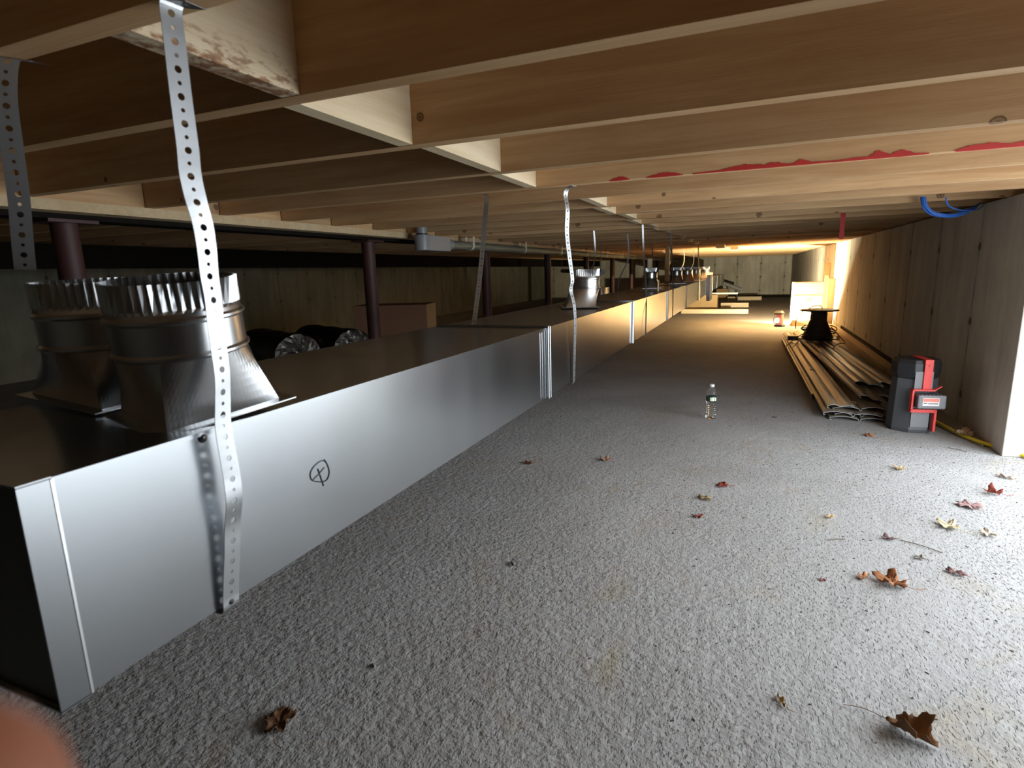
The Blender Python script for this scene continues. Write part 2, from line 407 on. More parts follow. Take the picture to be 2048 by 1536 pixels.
# girder line: plate, blocking over it, posts
tag(MB().box((-.30, 0, 0), (0, Y1-YB, .038)).build('girder_plate', wood('plate pine', (.56, .42, .24), (.70, .56, .36)), loc=(XG, YB, JZ-.038)), 'long pale wooden plate running along the girder line over the red posts', 'beam')
tag(MB().box((-.21, 0, 0), (-.09, Y1-YB, .02)).build('dark_girder', DARKB, loc=(XG, YB, JZ-.058)), 'dark steel strip under the pale girder plate', 'beam')
for k, y in enumerate(jys[:-1]):
    L = jys[k+1]-y-.0386
    m = MB().box((0, 0, 0), (L, .036, JT-JZ-.002)).mesh('blocking', WOOD)
    o = bpy.data.objects.new('blocking', m); COL.objects.link(o); o.rotation_euler = (0, 0, math.pi/2); o.location = (XG-.004, y+.0383, JZ+.0005)
    tag(o, 'orange wood blocking standing on the girder plate between joist ends', 'blocking', 'blocking over the girder plate')
tag(MB().box((-.13, 0, 0), (0, Y1-YB-.1, .18)).build('dropped_beam', DARKB, loc=(-4.8, YB+.05, 1.05)), 'dark dropped beam crossing the left bay in front of the left wall', 'beam')
pm = None
plabs = ['red oxide steel post at far left, behind the near boots', 'red oxide steel post behind the duct, in front of the cardboard box', 'thin dark steel post behind the left hanger strap', 'dark steel post just behind the third boot']
for k in range(9):
    y = 1.426+k*1.915
    if pm is None:
        p = thing('steel_post', plabs[0], 'post', (-2.46, y, 0), group='posts under the girder')
        MB().lathe([(.045, .012), (.045, 1.16)], 24).build('column', PRIMER, p)
        MB().box((-.09, -.09, 0), (.09, .09, .012)).build('base_plate', PRIMER, p)
        MB().box((-.07, -.09, 1.16), (.07, .09, 1.172)).build('cap_plate', PRIMER, p); pm = p
    else:
        dup(pm, loc=(-2.46, y, 0), label=plabs[k] if k < 4 else 'dark steel post, %s from the camera along the girder line' % ORD[k+1], group='posts under the girder')

# ------------------------------------------------------------ conduit
PX = -2.18; PZ = 1.155
cn = thing('electrical_conduit', 'grey plastic conduit with an elbow box running along the girder', 'conduit', (PX, 3.6, 0))
MB().tube([(0, .34, PZ), (0, 5, PZ), (0, 15.8, PZ)], .033, 20).build('pipe', PVCP, cn)
bx = MB(); bx.lathe([(.052, PZ-.055), (.055, PZ-.05), (.055, PZ+.05), (.052, PZ+.055)], 28)
bx.box((-.05, 0, PZ-.055), (.05, .33, PZ+.05)); bx.build('elbow_box', PVC, cn, bevel=.006)
MB().lathe([(.037, PZ+.055), (.037, PZ+.16)], 24).build('riser', PVC, cn)
MB().lathe([(.044, PZ+.052), (.044, PZ+.064)], 24).build('collar', BLACK, cn)
MB().tube([(0, .33, PZ), (0, .41, PZ)], .042, 24).build('coupling', PVC, cn)
for k in range(10):
    yy = .75+k*1.22
    MB().tube([(0, yy, PZ), (0, yy+.03, PZ)], .036, 18).box((-.036, yy, PZ), (-.033, yy+.03, JZ)).box((.033, yy, PZ), (.036, yy+.03, JZ)).build('pipe_clip', plain('white clip', (.6, .6, .55), .5) if k == 0 else bpy.data.materials['white clip'], cn)

# ------------------------------------------------------------ main duct
DX = -.623; DW = .424; DZ = .506; DT = .744
def duct_section(y0, L, label, first=False):
    t = thing('duct_section', label, 'duct', (DX, y0, DZ), group='sections of the main duct')
    h = DT-DZ; wl = .0012
    m = MB()
    e0 = .004 if first else .0015
    m.box((-wl, e0, 0), (0, L-.0015, h)).box((-DW, e0, 0), (-DW+wl, L-.0015, h))
    m.box((-DW+wl, e0, h-wl), (-wl, L-.0015, h)).box((-DW+wl, e0, 0), (-wl, L-.0015, wl))
    m.build('sheet_body', GALV, t)
    # standing cross breaks and edge hems
    MB().box((-.001, .0, h-.004), (.0022, L-.002, h+.0015)).build('top_hem', GALV, t)
    if first:
        c = MB().box((-DW, .006, .002), (-.001, .010, h-.002)); c.build('end_cap', plain('darkened end sheet', (.10, .105, .09), .5, metal=.8), t)  # dark tone stands in for the dark room reflected in the cap
        col = MB().box((0.0004, 0, -.001), (.0026, .030, h+.001)).box((-DW, 0, h), (.0026, .030, h+.0026)).box((-DW-.0026, 0, -.002), (-DW-.0004, .03, h+.002)).box((-DW, 0, -.0026), (.0026, .03, 0))
        col.build('end_collar', GALV, t)
        MB().box((.0026, .0285, 0), (.0036, .0310, h)).build('collar_edge', plain('bright sheared edge', (.85, .86, .87), .25, metal=1), t)
    # drive cleats and the S cleat over the joint at the far end
    if L > 1.4:
        cl = MB().tube([(.0045, L-.010, -.004), (.0045, L-.010, h+.006)], .0038, 10, flat=.8).tube([(.0045, L+.010, -.004), (.0045, L+.010, h+.004)], .0038, 10, flat=.8)
        cl.box((-.012, L-.014, h-.0005), (.007, L+.014, h+.0065))
        cl.build('drive_cleat', GALV, t)
        MB().box((-DW+.004, L-.018, h+.0004), (-.014, L+.012, h+.0042)).box((-DW+.004, L-.004, h+.0042), (-.014, L+.0, h+.007)).build('cross_cleat', GALV, t)
        MB().box((.0004, L-.003, .0), (.0022, L+.003, h)).build('joint_gap', BLACK, t)
        for q in (-.055, -.075):
            MB().tube([(-.0004, L+q, .01), (-.0004, L+q, h-.01)], .0010, 6).build('crease', GALV, t)
    return t
ys = .279; n = 0
slab = ['nearest section of galvanized duct, closed at bottom left, marker symbol on its side',
        'second section of galvanized main duct, the third boot stands on it',
        'third section of galvanized main duct, warm reflections on its side',
        'fourth section of galvanized main duct, before the standing stakes',
        'fifth section of galvanized main duct, starting at the far dark joint']
secs = []
while ys < 15.5:
    secs.append(duct_section(ys, 1.524, slab[n] if n < 5 else 'distant section of galvanized main duct, %s counted from the closed end' % ORD[n+1], n == 0))
    ys += 1.524; n += 1
# screw and marker symbol on the first section
d0 = secs[0]
def inl(p): return Vector(p)-Vector((DX, .279, DZ))
sc = MB().lathe([(.0062, 0), (.0055, .002), (.003, .0035)], 14, M=Matrix.Translation(inl((DX, .478, .737))) @ Matrix.Rotation(math.pi/2, 4, 'Y'))
sc.build('screw', plain('dark screw', (.12, .12, .12), .35, metal=1), d0)
loopp = [(.6913,.6358),(.6822,.6406),(.6694,.6391),(.6595,.6345),(.6539,.6273),(.6556,.6176),(.6641,.6118),(.6776,.6062),(.6889,.6056),(.6955,.6127),(.6961,.622),(.6925,.6325),(.688,.6405)]
mk = MB()
for L_ in (loopp, [(.6713,.6304),(.6760,.614),(.6804,.5981)], [(.657,.616),(.672,.621),(.6863,.6276)]):
    mk.tube(smooth([inl((DX+.0006, a, b)) for a, b in L_], 4), .0009, 6)
mk.build('marker_drawing', INK, d0)

# ------------------------------------------------------------ boots
def boot(label, c, dia, bw, bd, rz, tilt=0, tdir=0, off=(0, 0), group='round take-off boots on the duct'):
    t = thing('duct_boot', label, 'duct boot', (c[0], c[1], DT+.0085), rz, group)
    R = dia/2; N = 96; H = .183; zc = .088
    Mt = Matrix.Translation((0, 0, 0)) @ Matrix.Rotation(tilt, 4, Vector((math.cos(tdir-rz), math.sin(tdir-rz), 0)))
    def rect(a, b, z):
        out = []
        for i in range(N):
            q = 8*i/N; s_ = int(q//2); f_ = (q % 2)/2
            cs = [(1, -1), (1, 1), (-1, 1), (-1, -1)]
            p0 = cs[s_]; p1 = cs[(s_+1) % 4]
            out.append(((p0[0]+(p1[0]-p0[0])*f_)*a, (p0[1]+(p1[1]-p0[1])*f_)*b, z))
        return [(p[0]+off[0], p[1]+off[1], p[2]) for p in out]
    def circ(r, z, crimp=0):
        out = []
        for i in range(N):
            a = 2*math.pi*i/N-math.pi/4; rr = r+(crimp if i % 2 else -crimp)
            out.append((rr*math.cos(a), rr*math.sin(a), z))
        return out
    a, b = bw/2, bd/2
    rings = []
    for k in range(9):
        u = k/8; r0 = rect(a, b, 0); c0 = circ(R, zc)
        rings.append([tuple(Vector(p)*(1-u)+Vector(q)*u) for p, q in zip(r0, c0)])
    base = MB().loft(rings, False, False, False, Mt)
    base.build('transition', GALVB, t)
    co = MB().loft([circ(R, zc-.001), circ(R+.0035, zc+.002), circ(R+.0035, zc+.005), circ(R, zc+.008), circ(R, .132), circ(R+.0035, .135), circ(R+.0035, .138), circ(R, .141), circ(R-.001, .146)], False, False, True, Mt)
    co.build('collar', GALVB, t)
    cr = MB(); rr = [circ(R-.001, .146, 0), circ(R-.0015, .150, .0016), circ(R-.002, H, .0024)]
    cr.loft(rr, False, False, False, Mt); cr.build('crimped_rim', GALVB, t)
    fg = MB().box((-a-.017+off[0], -b-.017+off[1], -.0012), (a+.017+off[0], b+.017+off[1], .0006), Mt)
    fg.build('flange', GALVB, t)
    return t
boot('large galvanized boot nearest the camera, right of two, behind the long strap', (-.711, .541), .160, .132, .158, -.22, math.radians(6), .4, off=(-.008, .014))
boot('large galvanized boot at far left, partly hidden behind the nearest boot', (-.905, .560), .160, .22, .13, -.12, math.radians(3), .4, off=(-.065, .02))
boot('galvanized boot standing alone on the second duct section', (-.765, 2.80), .146, .150, .17, .38, off=(-.030, 0))
bm = boot('galvanized boot with a stake rising out of it, on the fourth duct section', (-.86, 5.45), .125, .14, .19, .3)
boot('dull galvanized boot in the distance just right of the tall stake', (-.80, 6.95), .135, .15, .19, .3)
boot('dark galvanized boot in the distance right of the dull one', (-.76, 7.75), .15, .17, .2, .3)
boot('pale galvanized boot half hidden behind the dark distant boot', (-.72, 8.6), .13, .15, .19, .2)
boot('small far galvanized boot before the bright vertical sheet', (-.82, 12.0), .14, .15, .19, .2)
boot('far galvanized boot above the bright vertical sheet', (-.72, 10.4), .15, .15, .19, .2)

# bright vertical sheet metal piece against the duct side
vt = thing('takeoff_duct', 'bright upright galvanized duct piece against the side of the far duct', 'duct', (DX+.007, 9.35, .41))
MB().box((0, 0, 0), (.05, .62, .40)).build('sheet_body', GALVB, vt)
MB().box((.05, .20, .02), (.053, .215, .39)).build('rib', GALVB, vt); MB().box((.05, .44, .02), (.053, .452, .39)).build('rib', GALVB, vt)

# ------------------------------------------------------------ perforated straps
def strap(label, path, wdir, w=.025, pitch=.0142, holes=True, group='perforated hanger straps', hn=12, name='hanger_strap'):
    pts = smooth(path, 10); cum = [0]
    for i in range(1, len(pts)): cum.append(cum[-1]+(pts[i]-pts[i-1]).length)
    L = cum[-1]
    def at(s):
        s = max(0, min(L, s)); lo = 0
        for i in range(1, len(cum)):
            if cum[i] >= s: lo = i-1; break
        u = (s-cum[lo])/max(1e-9, cum[lo+1]-cum[lo]); return pts[lo].lerp(pts[lo+1], u)
    def wd(s):
        u = s/L*(len(wdir)-1); i = min(int(u), len(wdir)-2) if len(wdir) > 1 else 0
        if len(wdir) == 1: return Vector(wdir[0]).normalized()
        return Vector(wdir[i]).lerp(Vector(wdir[i+1]), u-i).normalized()
    def P(s, x): return at(s)+wd(s)*x
    m = MB()
    if not holes:
        ns = max(2, int(L/.03)); o = []
        for i in range(ns+1): s = L*i/ns; o += [P(s, -w/2), P(s, w/2)]
        m.add(o, [(2*i, 2*i+1, 2*i+3, 2*i+2) for i in range(ns)], True)
    else:
        nc = int(L/pitch)
        for c in range(nc):
            s0 = c*pitch; r = .0040 if c % 2 == 0 else .0023; q = 16 if hn > 8 else 8
            r *= w/.025
            outer = []; inner = []
            for i in range(q):
                a = 2*math.pi*i/q; ca, sa = math.cos(a), math.sin(a); k = max(abs(ca), abs(sa))
                outer.append(P(s0+pitch/2+sa/k*pitch/2, ca/k*w/2)); inner.append(P(s0+pitch/2+sa*r, ca*r))
            m.add(outer+inner, [(i, (i+1) % q, q+(i+1) % q, q+i) for i in range(q)], True)
    me = m.build(name, STRAPM)
    bb = bmesh.new(); bb.from_mesh(me.data); bmesh.ops.remove_doubles(bb, verts=bb.verts, dist=2e-5)
    for f_ in bb.faces: f_.smooth = False
    bb.to_mesh(me.data); bb.free()
    md = me.modifiers.new('thick', 'SOLIDIFY'); md.thickness = .0009; md.offset = 0
    root = pts[0].copy()
    tag(me, label, 'strap', group)
    return me
s1 = [(.494,1.226),(.493,1.193),(.492,1.141),(.492,1.11),(.492,1.078),(.491,1.05),(.494,1.023),(.499,.995),(.5,.966),(.499,.937),(.5,.907),(.499,.876),(.499,.846),(.499,.814),(.495,.783),(.491,.752),(.492,.719),(.494,.684),(.493,.651),(.491,.617),(.488,.583),(.484,.55),(.481,.52),(.480,.503)]
p1 = [(-.600 if z > .62 else -.606-.010*(.62-z)/.12, y, z) for y, z in s1]
p1 = [(-.58, .51, 1.2285), (-.594, .500, 1.2285)]+p1+[(-.625, .480, .4995), (-.66, .480, .4995)]
strap('long wavy perforated steel strap hanging in front of the nearest boot', p1, [(.1, 1, 0), (.15, 1, 0), (.25, 1, 0), (-.05, 1, 0), (-.12, 1, 0), (.02, 1, 0), (0, 1, 0), (0, 1, 0)])
p0 = [(-.915, .535, 1.228), (-.925, .512, 1.2285), (-.929, .504, 1.222), (-.939, .500, 1.178), (-.951, .503, 1.115), (-.963, .506, 1.049), (-.973, .506, .995), (-.98, .506, .947)]
strap('short perforated steel strap hanging free at the left edge, cut off above the left boot', p0, [(.48, .88, 0), (.48, .88, -.05)])
pb = [(-.60, 2.055, 1.2285), (-.628, 2.074, 1.227), (-.640,2.078,1.203),(-.633,2.078,1.15),(-.636,2.078,1.078),(-.632,2.078,1.024),(-.625,2.078,.969),(-.616,2.078,.896),(-.622,2.078,.859),(-.610,2.078,.803),(-.606,2.078,.746),(-.608,2.078,.65),(-.611,2.078,.553),(-.614,2.078,.502),(-.640,2.078,.4985)]
strap('wavy perforated strap from the red sprayed joist down the front of the second duct section', pb, [(.45, .88, 0), (.45, .88, 0), (.2, 1, 0), (0, 1, 0)], w=.021, hn=8)
pa = [(-.99, 2.055, 1.2285), (-.958, 2.066, 1.2275), (-.952, 2.06, 1.20), (-.951, 2.03, 1.1), (-.948, 1.99, .98), (-.941, 1.93, .85), (-.930, 1.868, .756), (-.925, 1.84, .7535)]
strap('straight perforated strap whose lower end lies on the duct top at the first joint', pa, [(.85, .5, 0), (.85, .5, 0)], w=.0175, hn=8)
far = [(-.70, 4.06, 1.228, -.6115, 3.72, .503, 'thin strap on the front of the third duct section, hanging from a shaded joist'),
       (-1.13, 4.40, 1.228, -1.07, 3.95, .60, 'thin strap slanting down behind the third boot'),
       (-1.0, 5.05, 1.228, -1.06, 4.95, .60, 'thin strap behind the duct, between the third boot and the stakes'),
       (-.66, 5.28, 1.228, -.6115, 5.12, .503, 'thin curved strap on the front of the fourth duct section'),
       (-1.02, 6.5, 1.228, -1.06, 6.3, .60, 'thin strap behind the duct beside the first stake'),
       (-1.02, 8.1, 1.228, -1.06, 8.0, .60, 'thin distant strap behind the dark boots'),
       (-.66, 8.1, 1.228, -.6115, 8.0, .503, 'thin distant strap on the duct front before the bright upright sheet'),
       (-1.02, 9.8, 1.228, -1.06, 9.6, .60, 'thin far strap behind the duct near the bright upright sheet'),
       (-1.02, 11.5, 1.228, -1.06, 11.3, .60, 'thinnest far strap behind the duct beneath the yellow joists')]
for a, b, c, d, e, f, lb in far:
    pp = [(a, b, c), (a+.012, b-.01, c-.2), (d+.004+(a-d)*.3 if d > -.7 else d-.01+(a-d)*.3, e+(b-e)*.4, f+(c-f)*.4), (d, e+.01, f+.12), (d, e, f)]
    strap(lb, pp, [(.8, .6, 0), (.3, .9, 0)], w=.014, holes=False)

# wood stakes standing by the duct
def stake(x, y, z0, z1, r, label, lean=0):
    s = thing('wooden_stake', label, 'stake', (x, y, z0))
    MB().box((-r, -r, 0), (r, r, z1-z0), Matrix.Rotation(lean, 4, 'Y')).build('shaft', WOODL, s, bevel=.003)
    return s
stake(-.87, 5.47, DT+.012, 1.02, .020, 'pale wooden stake standing inside the distant boot')
stake(-.985, 7.55, DT+.001, 1.20, .026, 'taller thicker wooden stake standing on the duct just right of the first stake', .01)
stake(-.66, 4.57, DT+.009, .84, .006, 'tiny white wooden peg standing on the duct edge')

# ------------------------------------------------------------ water bottle
b = thing('water_bottle', 'small clear plastic water bottle standing alone on the open floor', 'bottle', (-.184, 3.63, 0))
prof = [(.022, .002), (.029, .004), (.0315, .012)]
for k in range(7): z = .018+k*.012; prof += [(.0315, z), (.0285, z+.006)]
prof += [(.031, .105), (.0305, .110), (.0325, .114), (.0325, .145), (.031, .148), (.032, .155), (.029, .170), (.020, .188), (.0125, .197), (.0120, .204)]
MB().lathe(prof, 32, True, True).build('bottle_body', CLEAR, b)
MB().lathe([(.0330, .1155), (.0333, .1165), (.0333, .1435), (.0330, .1445)], 40, False, False).build('label_band', plain('label green', (.02, .06, .05), .4, var=.5, scale=70), b)
lm = MB(); R_ = .0337
for a0, a1, z0, z1 in ((-1.75, -.95, .119, .141), (-.85, -.55, .119, .140)):
    vs = []
    for i in range(9):
        a = a0+(a1-a0)*i/8; vs += [(R_*math.cos(a), R_*math.sin(a), z0), (R_*math.cos(a), R_*math.sin(a), z1)]
    lm.add(vs, [(2*i, 2*i+2, 2*i+3, 2*i+1) for i in range(8)], True)
lm.build('label_panel', plain('label cream', (.72, .76, .55), .5), b)
MB().lathe([(.0145, .203), (.0148, .205), (.0148, .216), (.0135, .219)], 28).build('cap', plain('white cap', (.78, .76, .76), .4, var=.03), b)

# ------------------------------------------------------------ tower work light (near)
tw = thing('tower_light', 'black and red upright cordless light with battery pack at the siding pile', 'work light', (.878, 3.72, 0), .16)
def octo(r, sq=.62):
    pts = []
    for k in range(8):
        a = math.pi/8+k*math.pi/4; pts.append((r*math.cos(a), r*math.sin(a)*.95))
    return pts
def opr(r0, z0, r1, z1): return [[(x, y, z0) for x, y in octo(r0)], [(x, y, z1) for x, y in octo(r1)]]
mb = MB(); mb.loft(opr(.112, .0, .118, .02)+opr(.116, .035, .108, .30), True, True, False); mb.build('housing', DGREY, tw, bevel=.003)
mb = MB(); mb.loft(opr(.108, .302, .116, .33)+opr(.116, .385, .104, .405), True, True, False); mb.build('head_cap', BLACK, tw, bevel=.003)
# front panel facing the camera, lighter grey
MB().box((-.042, -.108, .035), (.045, -.1035, .155)).build('lower_panel', MGREY, tw, bevel=.001)
MB().box((-.042, -.107, .245), (.045, -.1035, .345)).build('upper_panel', MGREY, tw, bevel=.001)
# red frame: strap over the head, hook arm, bracket round the battery bay
rf = MB()
rf.box((-.004, -.115, .250), (.036, -.107, .385)).box((-.004, -.115, .385), (.036, .05, .411), None)
rf.box((-.058, -.135, .243), (.052, -.104, .252))
rf.box((-.058, -.135, .134), (-.048, -.104, .252))
rf.box((-.058, -.135, .125), (.066, -.104, .143))
rf.box((.056, -.135, .020), (.068, -.104, .143))
rf.box((0, -.130, 0), (.040, -.112, .006), Matrix.Translation((.05, 0, .245)) @ Matrix.Rotation(-.6, 4, 'Y'))
rf.build('red_frame', RED, tw, bevel=.0012)
MB().tube([(.014, -.1165, .378), (.014, -.1145, .378)], .003, 10).build('screw', BLACK, tw)
bt = thing('battery_pack', None, None) if False else None
bp = MB().box((-.040, -.165, .152), (.094, -.085, .228)); bpo = bp.build('battery_pack', MGREY, tw, bevel=.008)
rb = MB()
for k in range(7):
    rb.box((-.030+k*.018, -.1665, .2265), (-.027+k*.018, -.10, .2295)).box((-.030+k*.018, -.1665, .1505), (-.027+k*.018, -.10, .1535))
for k in range(5):
    rb.box((.0925, -.1665, .162+k*.012), (.0955, -.10, .165+k*.012)).box((-.0415, -.1665, .162+k*.012), (-.0385, -.12, .165+k*.012))
rb.build('grip_rib', BLACK, bpo)
MB().box((-.018, -.1662, .170), (.060, -.1648, .213)).build('sticker', WHITEL, bpo)
MB().box((-.016, -.1672, .192), (.058, -.1661, .210)).build('sticker_band', plain('faded red print', (.78, .22, .17), .5), bpo)
MB().box((-.014, -.1672, .183), (.004, -.1661, .187)).box((.008, -.1672, .180), (.054, -.1661, .1825)).box((.008, -.1672, .185), (.056, -.1661, .187)).build('sticker_print', INK, bpo)

# ------------------------------------------------------------ distant work light (on)
wl = thing('work_light', 'small red and black work light glowing on the floor before the cardboard carton', 'work light', (.455, 9.62, 0), 0)
MB().loft([[(x*.85, y*.85, 0) for x, y in octo(.095)], [(x, y, .03) for x, y in octo(.08)]], True, True, False).build('base', BLACK, wl, bevel=.004)
MB().loft([[(x, y, .03) for x, y in octo(.06)], [(x, y, .19) for x, y in octo(.05)]], True, True, False).build('body', plain('pinkish red plastic', (.75, .22, .18), .45), wl, bevel=.004)
MB().loft([[(x-.02, y-.035, .19) for x, y in octo(.075)], [(x-.02, y-.035, .215) for x, y in octo(.08)], [(x*.5-.01, y*.5-.02, .245) for x, y in octo(.09)]], True, True, False).build('head_cap', BLACK, wl, bevel=.004)
em = NT('lit lens'); em = em.set(color=(1, .9, .8), ecol=(1, .86, .74), estr=14.0)
MB().box((-.062, -.066, .07), (-.018, -.052, .125)).build('lens', em, wl, bevel=.004)
hd = MB().tube(smooth([(0.005, -.075, .15), (-.06, -.08, .15), (-.085, -.08, .135), (-.085, -.08, .07), (-.06, -.08, .055), (.005, -.075, .055)], 5), .007, 8)
hd.build('guard', MGREY, wl)
al = bpy.data.lights.new('work_light_lamp', 'AREA'); al.shape = 'DISK'; al.size = .05; al.energy = 480; al.color = (1.0, .89, .60)
ao = bpy.data.objects.new('work_light_lamp', al); COL.objects.link(ao); ao.location = (.455+.082*.85, 9.62+.05, .16)
ao.rotation_euler = Vector((.28, .50, .82)).to_track_quat('-Z', 'Y').to_euler()

# ------------------------------------------------------------ cartons near the right wall
def carton(label, loc, size, rz, flaps=True, name='cardboard_box', mat=None):
    t = thing(name, label, 'box', loc, rz)
    x, y, z = size
    MB().box((-x/2, -y/2, 0), (x/2, y/2, z)).build('carton_body', mat or CARD, t, bevel=.003)
    return t, x, y, z
c1, x, y, z = carton('tall tan cardboard carton standing behind the cable reel', (.82, 9.83, 0), (.40, .20, .66), .12)
MB().box((-x/2, -y/2-.0015, z*.70), (x/2, -y/2-.0002, z*.708)).build('crease', CARDD, c1)
MB().box((-x/2+.0, -y/2-.004, z), (x/2, y/2, z+.006)).build('top_flap', CARDD, c1)
m = MB()
for k, (a, b_) in enumerate(((-.09, .06), (-.09, .05), (-.09, .035), (-.09, .02))): m.box((-.02+a+.08, -y/2-.0015, z*.62-k*.022), (-.02+b_, -y/2-.0002, z*.62-k*.022+.006))
m.build('print', plain('faint brown print', (.36, .22, .10), .8), c1)
# flat cardboard and board leaned upright against the wall
def panel(label, loc, size, rz, lean, mat, name, cat, edge=None):
    t = thing(name, label, cat, loc, rz)
    MB().box((-size[0]/2, 0, 0), (size[0]/2, size[1], size[2]), Matrix.Rotation(lean, 4, 'X')).build('sheet', mat, t)
    if edge: MB().box((-size[0]/2-.004, -.004, 0), (-size[0]/2, size[1]+.004, size[2]), Matrix.Rotation(lean, 4, 'X')).box((-size[0]/2, -.004, size[2]), (size[0]/2, size[1]+.004, size[2]+.006), Matrix.Rotation(lean, 4, 'X')).build('edge_strip', edge, t)
    return t
panel('narrow tall cardboard sheet with dark edge leaning upright against the right wall', (1.105, 9.46, 0), (.09, .02, .72), .0, -.02, CARD, 'cardboard_sheet', 'cardboard', CARDD)
panel('reddish brown board wedged between the tan carton and the leaning sheet', (1.065, 9.80, 0), (.06, .03, .76), .1, -.02, plain('red brown board', (.25, .11, .06), .7), 'wood_board', 'board')
panel('tall pale strip of wood standing against the lit right wall', (1.12, 10.25, 0), (.07, .03, .95), 0, -.04, WOODL, 'wood_strip', 'board')
tag(MB().box((0, 0, 0), (.07, .30, .055)).build('wood_block', WOODL, loc=(1.02, 7.95, .0)), 'bright pale wood offcut right of the cable reel', 'wood block')

# ------------------------------------------------------------ boards along the wall
def board(label, p0, p1, w_, h_, mat=WOOD, name='wood_board', cat='board', roll=0, group=None):
    p0 = Vector(p0); p1 = Vector(p1); L = (p1-p0).length
    o = MB().box((0, -w_/2, 0), (L, w_/2, h_), Matrix.Rotation(roll, 4, 'X')).build(name, mat, bevel=.002)
    o.location = p0; o.rotation_euler = (p1-p0).to_track_quat('X', 'Z').to_euler()
    return tag(o, label, cat, group)
board('long pale lumber lying along the right wall, its end beside the tower light', (1.10, 5.35, .002), (1.10, 9.2, .002), .085, .085, WOODL)
board('thin dark strip lying tight against the foot of the right wall', (1.15, 5.2, .0), (1.15, 8.6, .0), .015, .12, DARKB)

# ------------------------------------------------------------ siding pile
def siding(label, y0, y1, a, b_, prof, mat=VINYL, group='loose siding panels in the pile'):
    """a / b_ = (x, z, roll) of the near and the far end; prof = closed-ish profile polyline across the panel"""
    th = .0022; n = len(prof); steps = 10; rings = []
    P = [Vector((x, 0, z)) for x, z in prof]
    nrm = []
    for i in range(n):
        T = (P[min(i+1, n-1)]-P[max(i-1, 0)]).normalized(); nrm.append(Vector((-T.z, 0, T.x)))
    outline = [P[i]+nrm[i]*th/2 for i in range(n)]+[P[i]-nrm[i]*th/2 for i in reversed(range(n))]
    for k in range(steps+1):
        u = k/steps; x = a[0]+(b_[0]-a[0])*u; z = a[1]+(b_[1]-a[1])*u; r = a[2]+(b_[2]-a[2])*u
        cr, sr = math.cos(r), math.sin(r)
        rings.append([(x+q.x*cr-q.z*sr, (y1-y0)*u, z+q.x*sr+q.z*cr) for q in outline])
    o = MB().loft(rings, False, False, False); root = tag(o.build('siding_panel', mat, loc=(0, y0, 0)), label, 'siding', group)
    e = MB(); r0 = rings[0]; m_ = len(r0)
    vs = [(p[0], -.0006, p[2]) for p in r0]
    e.add(vs, [(i, i+1, m_-2-i, m_-1-i) for i in range(n-1)]); e.build('cut_end', VINYLE, root)
    e = MB(); r1 = rings[-1]; e.add([(p[0], p[1]+.0005, p[2]) for p in r1], [(m_-1-i, m_-2-i, i+1, i) for i in range(n-1)]); e.build('far_end', mat, root)
    return root
def lap(w_, hook=.014, arch=.012, mid=True):
    p = [(.010, -.012), (0, -.012), (0, 0)]
    for k in range(1, 5): u = k/8; p.append((w_*u, arch*math.sin(math.pi*u*2)))
    if mid: p += [(w_*.5, -.009), (w_*.5+.012, -.009), (w_*.5+.012, .001)]
    for k in range(5, 9): u = k/8; p.append((w_*u+.006, arch*math.sin(math.pi*(u-.5)*2)))
    p += [(w_+.006, hook*.7), (w_-.010, hook*.8)]
    return p
siding('bottom siding panel of the pile, pale cut end lying on the floor', 3.80, 7.8, (.49, .015, -.01), (.45, .015, 0), lap(.30))
siding('second siding panel from the floor, sticking out nearest the tower light', 3.83, 7.85, (.52, .031, .02), (.48, .030, 0), lap(.27))
siding('third siding panel from the floor, reaching furthest left with a square cut hollow', 3.80, 7.8, (.455, .043, -.02), (.42, .046, 0), lap(.30))
siding('fourth siding panel, its curved cut end right under the top tan one', 3.86, 7.9, (.51, .060, .03), (.46, .062, 0), lap(.28))
siding('topmost flat tan siding panel on the pile with a small leaf scrap on it', 3.84, 7.95, (.478, .076, -.01), (.425, .078, 0), lap(.135, mid=False), mat=plain('light tan vinyl', (.46, .38, .26), .4, var=.1, scale=5))  # lighter tan than the other panels
siding('narrow brown siding strip standing on edge along the left side of the pile', 4.35, 7.7, (.437, .030, .1), (.400, .03, .1), [(0, -.03), (0, .012), (.012, .012)])
siding('tilted siding panel with raised left edge in the middle of the pile', 3.98, 7.7, (.668, .125, -.34), (.52, .115, -.1), lap(.15, mid=False))
siding('perforated edged siding panel with a torn end, middle of the pile', 4.38, 7.8, (.70, .135, -.18), (.56, .12, -.05), lap(.16, mid=False), mat=plain('grey brown vinyl', (.27, .22, .16), .35, var=.2, scale=8))
siding('dark brown siding panel on the right side of the pile', 4.18, 7.6, (.80, .085, -.22), (.64, .10, -.08), lap(.17, mid=False), mat=plain('dark brown vinyl', (.14, .10, .075), .35, var=.2))
siding('rightmost glossy dark siding channel beside the long pale lumber', 4.45, 7.7, (.93, .07, -.1), (.74, .08, 0), lap(.13, mid=False), mat=bpy.data.materials['dark brown vinyl'])
siding('short pale siding panel bridging the right half of the pile', 4.5, 7.5, (.86, .115, -.12), (.66, .13, -.05), lap(.12, mid=False))

